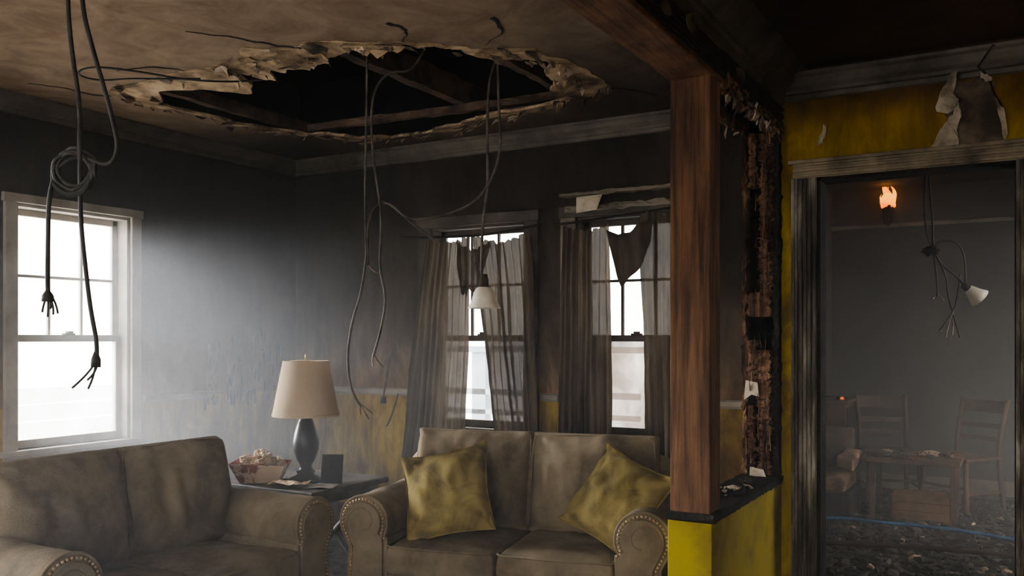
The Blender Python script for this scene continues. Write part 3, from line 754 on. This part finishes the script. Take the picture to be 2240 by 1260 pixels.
cset('curtain_pair',[('panel_1',((-3.50,-3.15,-3.73,-3.18,2.02,.50,yc,8,1),dict(sag=.03))),
 ('panel_2',((-3.13,-2.70,-2.95,-2.62,2.03,.55,yc,8,2),dict(sag=.06))),
 ('swag',((-3.24,-2.96,-3.20,-3.06,1.99,1.64,yc-.04,4,3),dict(sag=.06,torn=.10,amp=.02,mat='rags')))])
cset('curtain_pair.001',[('panel_1',((-2.46,-2.15,-2.50,-2.13,2.04,.55,yc,7,5),dict(sag=.03))),
 ('panel_2',((-1.95,-1.56,-1.92,-1.56,2.10,.52,yc,7,6),dict(sag=.02)))])
# torn rag hanging between the panels
P=[(-2.13,1.985),(-2.06,1.955),(-1.99,1.965),(-1.92,2.02),(-1.84,2.03),(-1.86,1.90),(-1.90,1.78),(-1.935,1.745),(-1.97,1.71),(-2.04,1.64),(-2.065,1.70),(-2.085,1.80),(-2.115,1.90)]
bm=bmesh.new(); f=bm.faces.new([bm.verts.new((x,yc-.075,z)) for x,z in P])
bmesh.ops.triangulate(bm,faces=bm.faces[:]); bmesh.ops.subdivide_edges(bm,edges=bm.edges[:],cuts=5,use_grid_fill=True)
for v in bm.verts: v.co.y+=.012*math.sin(v.co.x*60+v.co.z*10)+.012*noise.noise(v.co*7)
mkobj('torn_valance_rag',bm,M['rags'],smooth=True,solid=.002)
tube('curtain_rod',[(-3.72,yc-.0,2.04),(-3.3,yc,2.015),(-2.9,yc,2.02),(-2.62,yc,2.06)],.008,M['char'])
tube('curtain_rod.001',[(-2.52,yc,2.05),(-2.1,yc,2.07),(-1.55,yc,2.12)],.008,M['char'])
bm=bmesh.new(); ragged(bm,(-2.50,YB-.09,2.225),(-1.55,YB-.035,2.245),24,.005,41,0); ragged(bm,(-2.46,YB-.09,2.13),(-1.55,YB-.06,2.16),20,.006,42,0)
mkobj('broken_cornice_board',bm,M['trim'])
bm=bmesh.new(); blob(bm,[(-2.37,YB-.10,2.21),(-2.19,YB-.11,2.215),(-2.22,YB-.13,2.12),(-2.36,YB-.12,2.11)]); mkobj('paper_scrap',bm,M['paper'],solid=.003)

# ---------------------------------------------------------------- hanging cables
RX,RY=.866,.5
def cable(e,name,u,pts,r,mat,seed=0):
    out=[]
    for i,(a,b) in enumerate(pts):
        d=.03*noise.noise(Vector((i*.7,seed,3)))
        out.append((a*u*RX-d*RY, a*u*RY+d*RX, -b*u))
    return tube(name,out,r,mat,e)
e=empty('hanging_cable_tangle',(-2.047,1.3585,H)); u=.001145
cable(e,'cable_1',u,[(-17,0),(-18,200),(-20,431),(-10,531),(10,661),(15,761),(7,831),(10,911),(20,1021),(40,1111),(50,1191),(45,1225)],.0055,M['cable'],1)
cable(e,'cable_2',u,[(20,0),(16,200),(15,431),(35,531),(65,631),(87,711),(96,761),(75,796),(35,781),(0,766),(-40,796),(-57,861),(-61,951),(-61,1051),(-60,1076)],.0055,M['cable'],2)
rnd=random.Random(2)
for k in range(6):
    r=rnd.uniform(34,47); ox,oy=rnd.uniform(-5,5)-5,rnd.uniform(-6,6)+806
    pts=[(ox+r*math.cos(a)*rnd.uniform(.95,1.05),oy+r*1.02*math.sin(a)) for a in [i*math.pi/6+k for i in range(14)]]
    cable(e,'coil_%d'%(k+1),u,pts,.0050,M['cable'],k*5+3)
for k,p in enumerate(([(45,1220),(30,1245),(-5,1279)],[(45,1220),(40,1250),(30,1281)],[(47,1220),(48,1240),(28,1262)])): cable(e,'strand_%d'%(k+1),u,p,.0028,M['cable'],0)
for k,p in enumerate(([(-60,1070),(-72,1090),(-70,1113)],[(-60,1070),(-62,1100),(-58,1123)],[(-60,1070),(-50,1095),(-46,1118)],[(-60,1070),(-46,1085),(-36,1116)],[(-60,1070),(-55,1100),(-52,1105)])): cable(e,'strand_%d'%(k+4),u,p,.0026,M['cable'],0)
lathe('crimp_1',[(0,0),(.012,.0),(.012,.02),(.004,.04),(0,.04)],(45*u*RX,45*u*RY,-1225*u-.01),M['cable'],e,10)
lathe('crimp_2',[(0,0),(.015,.0),(.014,.015),(.004,.03),(0,.03)],(-60*u*RX,-60*u*RY,-1090*u),M['cable'],e,10)

e=empty('hanging_wires',(-2.508,3.575,2.85)); u=.002263
cable(e,'wire_1',u,[(-147,0),(-147,77),(-150,227),(-152,347),(-150,447),(-147,487),(-160,567),(-180,627),(-192,707),(-182,787),(-160,817)],.0062,M['cableg'],1)
cable(e,'wire_2',u,[(-20,30),(-45,87),(-90,82),(-125,107),(-140,167),(-135,277),(-120,357),(-115,427),(-122,517),(-103,577),(-118,657),(-133,707)],.0062,M['cableg'],4)
cable(e,'wire_3',u,[(130,7),(140,67),(140,157),(148,247),(125,327),(80,377),(0,405),(-60,407),(-90,377),(-115,367),(-138,387),(-147,437),(-145,507)],.0065,M['cableg'],6)
cable(e,'wire_4',u,[(-115,367),(-90,372),(-60,407),(-20,437),(0,452)],.006,M['cableg'],7)
for k,p in enumerate(([(-160,810),(-150,822),(-135,832)],[(-160,810),(-155,828),(-143,843)],[(-160,810),(-165,820),(-160,834)],[(-133,700),(-138,715),(-133,728)],[(-133,700),(-125,720),(-112,730)],[(-145,500),(-140,520),(-120,525)])): cable(e,'strand_%d'%(k+1),u,p,.004,M['copper'],0)
e2=empty('pendant_lamp',(-2.508,3.575,2.85))
cable(e2,'cord',u,[(150,7),(135,57),(118,107),(115,227),(118,327),(107,407),(103,470),(103,527)],.0075,M['cableg'],9)
px,py_=109*u*RX,109*u*RY
pz=-527*u
lathe('socket',[(0,0),(.016,0),(.018,-.02),(.022,-.028),(.022,-.055),(.03,-.06),(.03,-.072),(0,-.072)],(px,py_,pz),M['joist'],e2,20)
lathe('shade',[(.026,-.062),(.040,-.070),(.052,-.090),(.060,-.120),(.066,-.140),(.081,-.165),(.082,-.169),(.077,-.168),(.062,-.142),(.055,-.12),(.046,-.09),(.03,-.072)],(px,py_,pz),M['opal'],e2,36)
lathe('bulb',[(0,-.07),(.012,-.075),(.022,-.10),(.02,-.12),(0,-.13)],(px,py_,pz),M['opal'],e2,16)

e=empty('ceiling_wire_loop',(-3.3,2.95,H-.02)); 
tube('wire',[(.0,.30,-.0),(-.10,.24,-.02),(-.30,.05,-.03),(-.42,-.17,-.02),(-.55,-.33,-.02),(-.70,-.30,-.03),(-.70,-.17,-.03),(-.55,-.10,-.02),(-.42,-.05,-.03),(-.25,.08,-.02)],.005,M['cable'],e)
e=empty('loose_wall_wire',(-3.86,4.92,1.4))
tube('wire',[(.12,0,-.03),(.04,0,-.15),(.0,0,-.33),(-.03,.0,-.48)],.006,M['cableg'],e)
lathe('tip',[(0,0),(.022,.0),(.015,.05),(0,.05)],(-.03,0,-.52),M['cableg'],e,8)
tube('wire_2',[(.10,0,-.45),(.05,0,-.60),(.0,0,-.68)],.006,M['cableg'],e)

# ---------------------------------------------------------------- far room
e=empty('dangling_light_fixture',(-.421,6.108,H)); u=.002862
cable(e,'wire_1',u,[(-35,0),(-35,108),(-38,208),(-25,273),(0,253),(35,258),(55,298),(52,348)],.006,M['cable'],1)
cable(e,'wire_2',u,[(-28,0),(-28,108),(-20,228),(-20,273),(0,308),(40,338),(52,358)],.007,M['cable'],2)
cable(e,'wire_3',u,[(-20,273),(10,328),(15,368),(25,418),(40,466)],.006,M['cable'],3)
cable(e,'wire_4',u,[(-20,273),(-10,328),(-10,378)],.006,M['cable'],4)
cable(e,'wire_5',u,[(40,328),(35,388),(20,418),(-5,453)],.006,M['cable'],5)
for k,p in enumerate(([(25,410),(15,440),(8,466)],[(25,410),(28,440),(22,462)],[(-10,370),(-18,380),(-22,384)],[(-10,370),(0,380),(4,386)])): cable(e,'strand_%d'%(k+1),u,p,.0045,M['copper'],0)
crumple('junction_box',.04,(-25*u*RX,-25*u*RY,-277*u),M['char'],e,3,(1.3,1,.8))
Rl=Matrix.Rotation(-50*D2R,3,Vector((-RY,RX,0)))
lp=Vector((52*u*RX,52*u*RY,-355*u))
lathe('socket',[(0,.02),(.022,.02),(.024,-.02),(0,-.03)],lp,M['char'],e,16,R=Rl)
lathe('shade',[(.02,-.015),(.032,-.03),(.048,-.08),(.066,-.115),(.062,-.115),(.044,-.08),(.028,-.03)],lp,M['opal'],e,28,R=Rl)

e=empty('wall_sconce',(-1.005,8.5,2.45))
lathe('backplate',[(0,0),(.05,0),(.045,.015),(0,.02)],(0,0,-.02),M['char'],e,16,R=Matrix.Rotation(90*D2R,3,'X'))
tube('arm',[(0,-.01,-.03),(0,-.06,-.06),(0,-.10,-.03),(0,-.10,.0)],.012,M['char'],e)
crumple('burnt_cup',.07,(0,-.10,-.02),M['char'],e,5,(.8,.8,1.4))
bm=bmesh.new()
def tongue(bm,c,r,h,seed):
    rows=[];n=20;seg=12
    for k in range(n+1):
        f=k/n; rr=r*(math.sin(min(1,f/.28)*math.pi/2)**.8)*((1-max(0,f-.22)/.78)**1.25)+.0006
        ox=.7*r*math.sin(f*5.5+seed)*f*1.6
        rows.append([bm.verts.new((c[0]+ox+rr*math.cos(a)*(1+.3*noise.noise(Vector((a,f*3,seed)))),c[1]+rr*.6*math.sin(a),c[2]+h*f)) for a in [i*6.283/seg for i in range(seg)]])
    for k in range(n):
        for i in range(seg): bm.faces.new((rows[k][i],rows[k][(i+1)%seg],rows[k+1][(i+1)%seg],rows[k+1][i]))
for dx,r,h,s in ((.0,.046,.31,1),(-.030,.032,.20,3),(.030,.034,.23,5),(-.05,.018,.13,7),(.052,.016,.12,9)): tongue(bm,(-1.005+dx,8.395,2.49),r,h,s)
kid(mkobj('flame',bm,M['flame'],None,smooth=True),e)
L=bpy.data.lights.new('flame_glow','POINT'); L.energy=.6; L.color=(1,.42,.10); L.shadow_soft_size=.05
o=bpy.data.objects.new('flame_glow',L); C.collection.objects.link(o); o.location=(0,-.25,.18); o.parent=e

def chair(name,loc,rz,mat):
    e=empty(name,loc,rz); bm=bmesh.new()
    abox(bm,(-.21,-.20,.40),(.21,.20,.43)); mkobj('seat',bm,mat,e,bevel=.01)
    for i,(x,y) in enumerate(((-.18,-.17),(.18,-.17))): tube('leg_%d'%(i+1),[(x*1.15,y*1.15,0),(x,y,.4)],.018,mat,e,smooth=False)
    for i,x in enumerate((-.18,.18)): tube('back_post_%d'%(i+1),[(x*1.1,.24,0),(x,.18,.42),(x*1.05,.22,.65),(x*1.1,.29,.86)],.018,mat,e)
    for i,(z,y,h) in enumerate(((.82,.28,.07),(.66,.235,.03),(.56,.21,.025))):
        bm=bmesh.new()
        pts=[(-.19+.38*k/8,y+.03*math.sin(k/8*math.pi),z) for k in range(9)]
        for k in range(8):
            a,b=pts[k],pts[k+1]
            vs=[bm.verts.new(p) for p in ((a[0],a[1]-.009,z-h),(b[0],b[1]-.009,z-h),(b[0],b[1]+.009,z-h),(a[0],a[1]+.009,z-h),(a[0],a[1]-.009,z+h*.4),(b[0],b[1]-.009,z+h*.4),(b[0],b[1]+.009,z+h*.4),(a[0],a[1]+.009,z+h*.4))]
            for f in ((0,1,5,4),(1,2,6,5),(2,3,7,6),(3,0,4,7),(4,5,6,7),(0,3,2,1)): bm.faces.new([vs[i2] for i2 in f])
        mkobj('slat_%d'%(i+1),bm,mat,e)
    for i,(a,b) in enumerate((((-.19,-.18,.2),(.19,-.18,.2)),((-.19,-.18,.15),(-.19,.22,.15)),((.19,-.18,.15),(.19,.22,.15)))): tube('rung_%d'%(i+1),[a,b],.01,mat,e,smooth=False)
    return e
chair('dining_chair',(-.40,7.70,0),-35*D2R,M['oldwood'])
chair('dining_chair.001',(-.93,7.80,0),20*D2R,M['joist'])
e=empty('low_table',(-.68,7.2,0))
boxes('top',[((-.32,-.22,.42),(.32,.22,.45))],M['oldwood'],e,bevel=.006)
for i,(x,y) in enumerate(((-.27,-.18),(.27,-.18),(.27,.18),(-.27,.18))): boxes('leg_%d'%(i+1),[((x-.018,y-.018,0),(x+.018,y+.018,.42))],M['oldwood'],e)
rnd=random.Random(66)
for k in range(16): crumple('debris_%d'%(k+1),rnd.uniform(.02,.055),(rnd.uniform(-.25,.25),rnd.uniform(-.15,.15),.465),random.choice((M['debris'],M['crumb'],M['oldwood'])),e,k,(1.4,1,.6),3)
e=empty('wooden_crate',(-.62,7.12,0),0)
boxes('slats',[((-.2,-.12,.02+i*.062),(.2,-.105,.075+i*.062)) for i in range(3)]+[((-.2,.105,.02+i*.062),(.2,.12,.075+i*.062)) for i in range(3)]+[((-.2,-.12,.0),(-.185,.12,.2)),((.185,-.12,0),(.2,.12,.2)),((-.2,-.12,0),(.2,.12,.015))],M['crate'],e,bevel=.003)
e=empty('burnt_armchair',(-1.27,7.05,0),0)
puff('seat_cushion',(.34,.5,.2),Matrix.Translation((0,0,.26)),mott('burnt_upholstery',(.10,.06,.04),(.40,.25,.15),6),e,n=8,wr=.02,seed=3)
puff('back_cushion',(.34,.45,.16),Matrix.Translation((-.02,.24,.42))@Matrix.Rotation(80*D2R,4,'X'),mott('burnt_upholstery_2',(.05,.035,.03),(.16,.11,.08),6),e,n=8,wr=.02,seed=5)
puff('arm',(.12,.5,.14),Matrix.Translation((.16,0,.42)),bpy.data.materials['burnt_upholstery'],e,n=8,wr=.02,seed=7)
boxes('frame',[((-.2,-.25,.0),(.2,.3,.2))],M['char'],e,bevel=.02)
e=empty('charred_cabinet',(-1.33,7.9,0))
boxes('carcass',[((-.16,-.3,.05),(.10,.3,.80)),((-.165,-.31,.80),(.12,.31,.83)),((-.15,-.28,0),(.09,.28,.05))],M['oldwood'],e,bevel=.008)
boxes('drawers',[((.098,-.27,.1+i*.23),(.112,.27,.31+i*.23)) for i in range(3)],M['char'],e,bevel=.004)
for k in range(3): crumple('ember_%d'%(k+1),.016,(.02+.03*k,-.2+.02*k,.84),M['ember'] if k==1 else M['char'],e,k)
tube('blue_hose',[(-1.4,6.55,.04),(-1.1,6.66,.05),(-.92,6.62,.05),(-.63,6.69,.04),(-.35,6.62,.05),(.03,6.50,.04),(.4,6.55,.03),(.9,6.4,.03)],.011,M['hose'])
tube('charred_hose',[(-1.2,5.78,.04),(-.9,5.9,.04),(-.56,5.95,.05),(-.2,6.0,.05),(.1,6.03,.04),(.6,5.9,.03)],.015,mott('scorched_hose',(.02,.010,.008),(.07,.03,.022),8))
def debris(name,x0,x1,y0,y1,n,smax,seed,mats,pick=(0,0,0,0,1,2),z0=0):
    V=[];F=[];MI=[]; rnd=random.Random(seed); iv,iF=ico(1)
    for k in range(n):
        s=rnd.uniform(.006,1)**3*smax+.005
        Mx=Matrix.Rotation(rnd.uniform(0,6.28),3,'Z')@Matrix.Rotation(rnd.uniform(-.5,.5),3,'X')@Matrix.Diagonal((1,rnd.uniform(.4,1),rnd.uniform(.2,.7)))
        p=Vector((rnd.uniform(x0,x1),rnd.uniform(y0,y1),s*.3)); b0=len(V); mi=rnd.choice(pick)
        for c in iv:
            v=Mx@c*s+p+Vector((rnd.uniform(-1,1),rnd.uniform(-1,1),rnd.uniform(-.3,.6)))*s*.3
            V.append((v.x,v.y,max(0,v.z)+z0))
        for f in iF: F.append(tuple(b0+j for j in f)); MI.append(mi)
    return mkobj(name,(V,F,MI),mats)
debris('floor_rubble',-1.45,1.3,4.7,8.4,11000,.042,3,[M['char'],M['debris'],M['crumb']],(0,)*8+(1,)*14+(2,))
debris('floor_rubble.001',-4.6,-1.3,3.2,4.8,1200,.035,5,[M['char'],M['debris'],M['oldwood']])
debris('cap_rubble',X0+.02,X1-.02,3.78,4.05,110,.022,8,[M['char'],M['debris'],M['paper']],z0=.652)
for k,(x,y,s) in enumerate(((-1.13,3.69,.035),(-1.12,4.13,.04))):
    e=empty('paper_wad' if k==0 else 'paper_wad.001',(x,y,.665)); crumple('paper',s,(0,0,.012),M['debris'],e,k+3,(1.1,.9,.6))

# ---------------------------------------------------------------- smoke haze: thick by the left window, thin near the camera end
m,nt,out=newmat('smoke_haze_living')
tc=N(nt,'ShaderNodeTexCoord'); ds=N(nt,'ShaderNodeVectorMath',operation='DISTANCE')
mp=N(nt,'ShaderNodeMapping'); mp.inputs['Scale'].default_value=(1,1,1.1)
nt.links.new(tc.outputs['Object'],mp.inputs['Vector']); nt.links.new(mp.outputs[0],ds.inputs[0]); ds.inputs[1].default_value=(-4.5,3.7,1.3)
mr=N(nt,'ShaderNodeMapRange',interpolation_type='SMOOTHSTEP'); mr.inputs['From Min'].default_value=.2; mr.inputs['From Max'].default_value=2.5; mr.inputs['To Min'].default_value=.25; mr.inputs['To Max'].default_value=.026
nt.links.new(ds.outputs['Value'],mr.inputs['Value'])
vs=N(nt,'ShaderNodeVolumeScatter'); vs.inputs['Color'].default_value=(.87,.89,.91,1); vs.inputs['Anisotropy'].default_value=.4
nt.links.new(mr.outputs[0],vs.inputs['Density']); nt.links.new(vs.outputs[0],out.inputs['Volume'])
m.cycles.volume_step_rate=.6
box('smoke_haze',(XL+.001,YF+.001,.001),(XR-.001,YD-.001,H-.14),m)
m2_,nt,out=newmat('smoke_haze_far')
vs=N(nt,'ShaderNodeVolumeScatter'); vs.inputs['Density'].default_value=.17; vs.inputs['Color'].default_value=(.88,.87,.87,1); vs.inputs['Anisotropy'].default_value=.2
nt.links.new(vs.outputs[0],out.inputs['Volume'])
box('smoke_haze.001',(-1.499,YD+.122,.001),(1.399,8.499,H-.001),m2_)

# ---------------------------------------------------------------- light
w=bpy.data.worlds.new('overcast'); C.scene.world=w; w.use_nodes=True
nt=w.node_tree; bg=nt.nodes['Background']
bg.inputs[0].default_value=(1,.955,.89,1); bg.inputs[1].default_value=10.4
S=bpy.data.lights.new('hazy_sun','SUN'); S.energy=36; S.angle=30*D2R; S.color=(.94,.96,1)
o=bpy.data.objects.new('hazy_sun',S); C.collection.objects.link(o); o.location=(-9,2,5)
o.rotation_euler=Vector((1,.25,-.30)).to_track_quat('-Z','Z').to_euler()
try: C.scene.view_settings.look='AgX - Medium High Contrast'
except Exception: pass

# ---------------------------------------------------------------- camera
cam=bpy.data.cameras.new('camera'); cam.sensor_width=36; cam.lens=30.89; cam.shift_y=.0491; cam.clip_start=.02
co=bpy.data.objects.new('camera',cam); C.collection.objects.link(co)
co.location=(0,0,1.34); co.rotation_euler=(90*D2R,0,30*D2R)
C.scene.camera=co
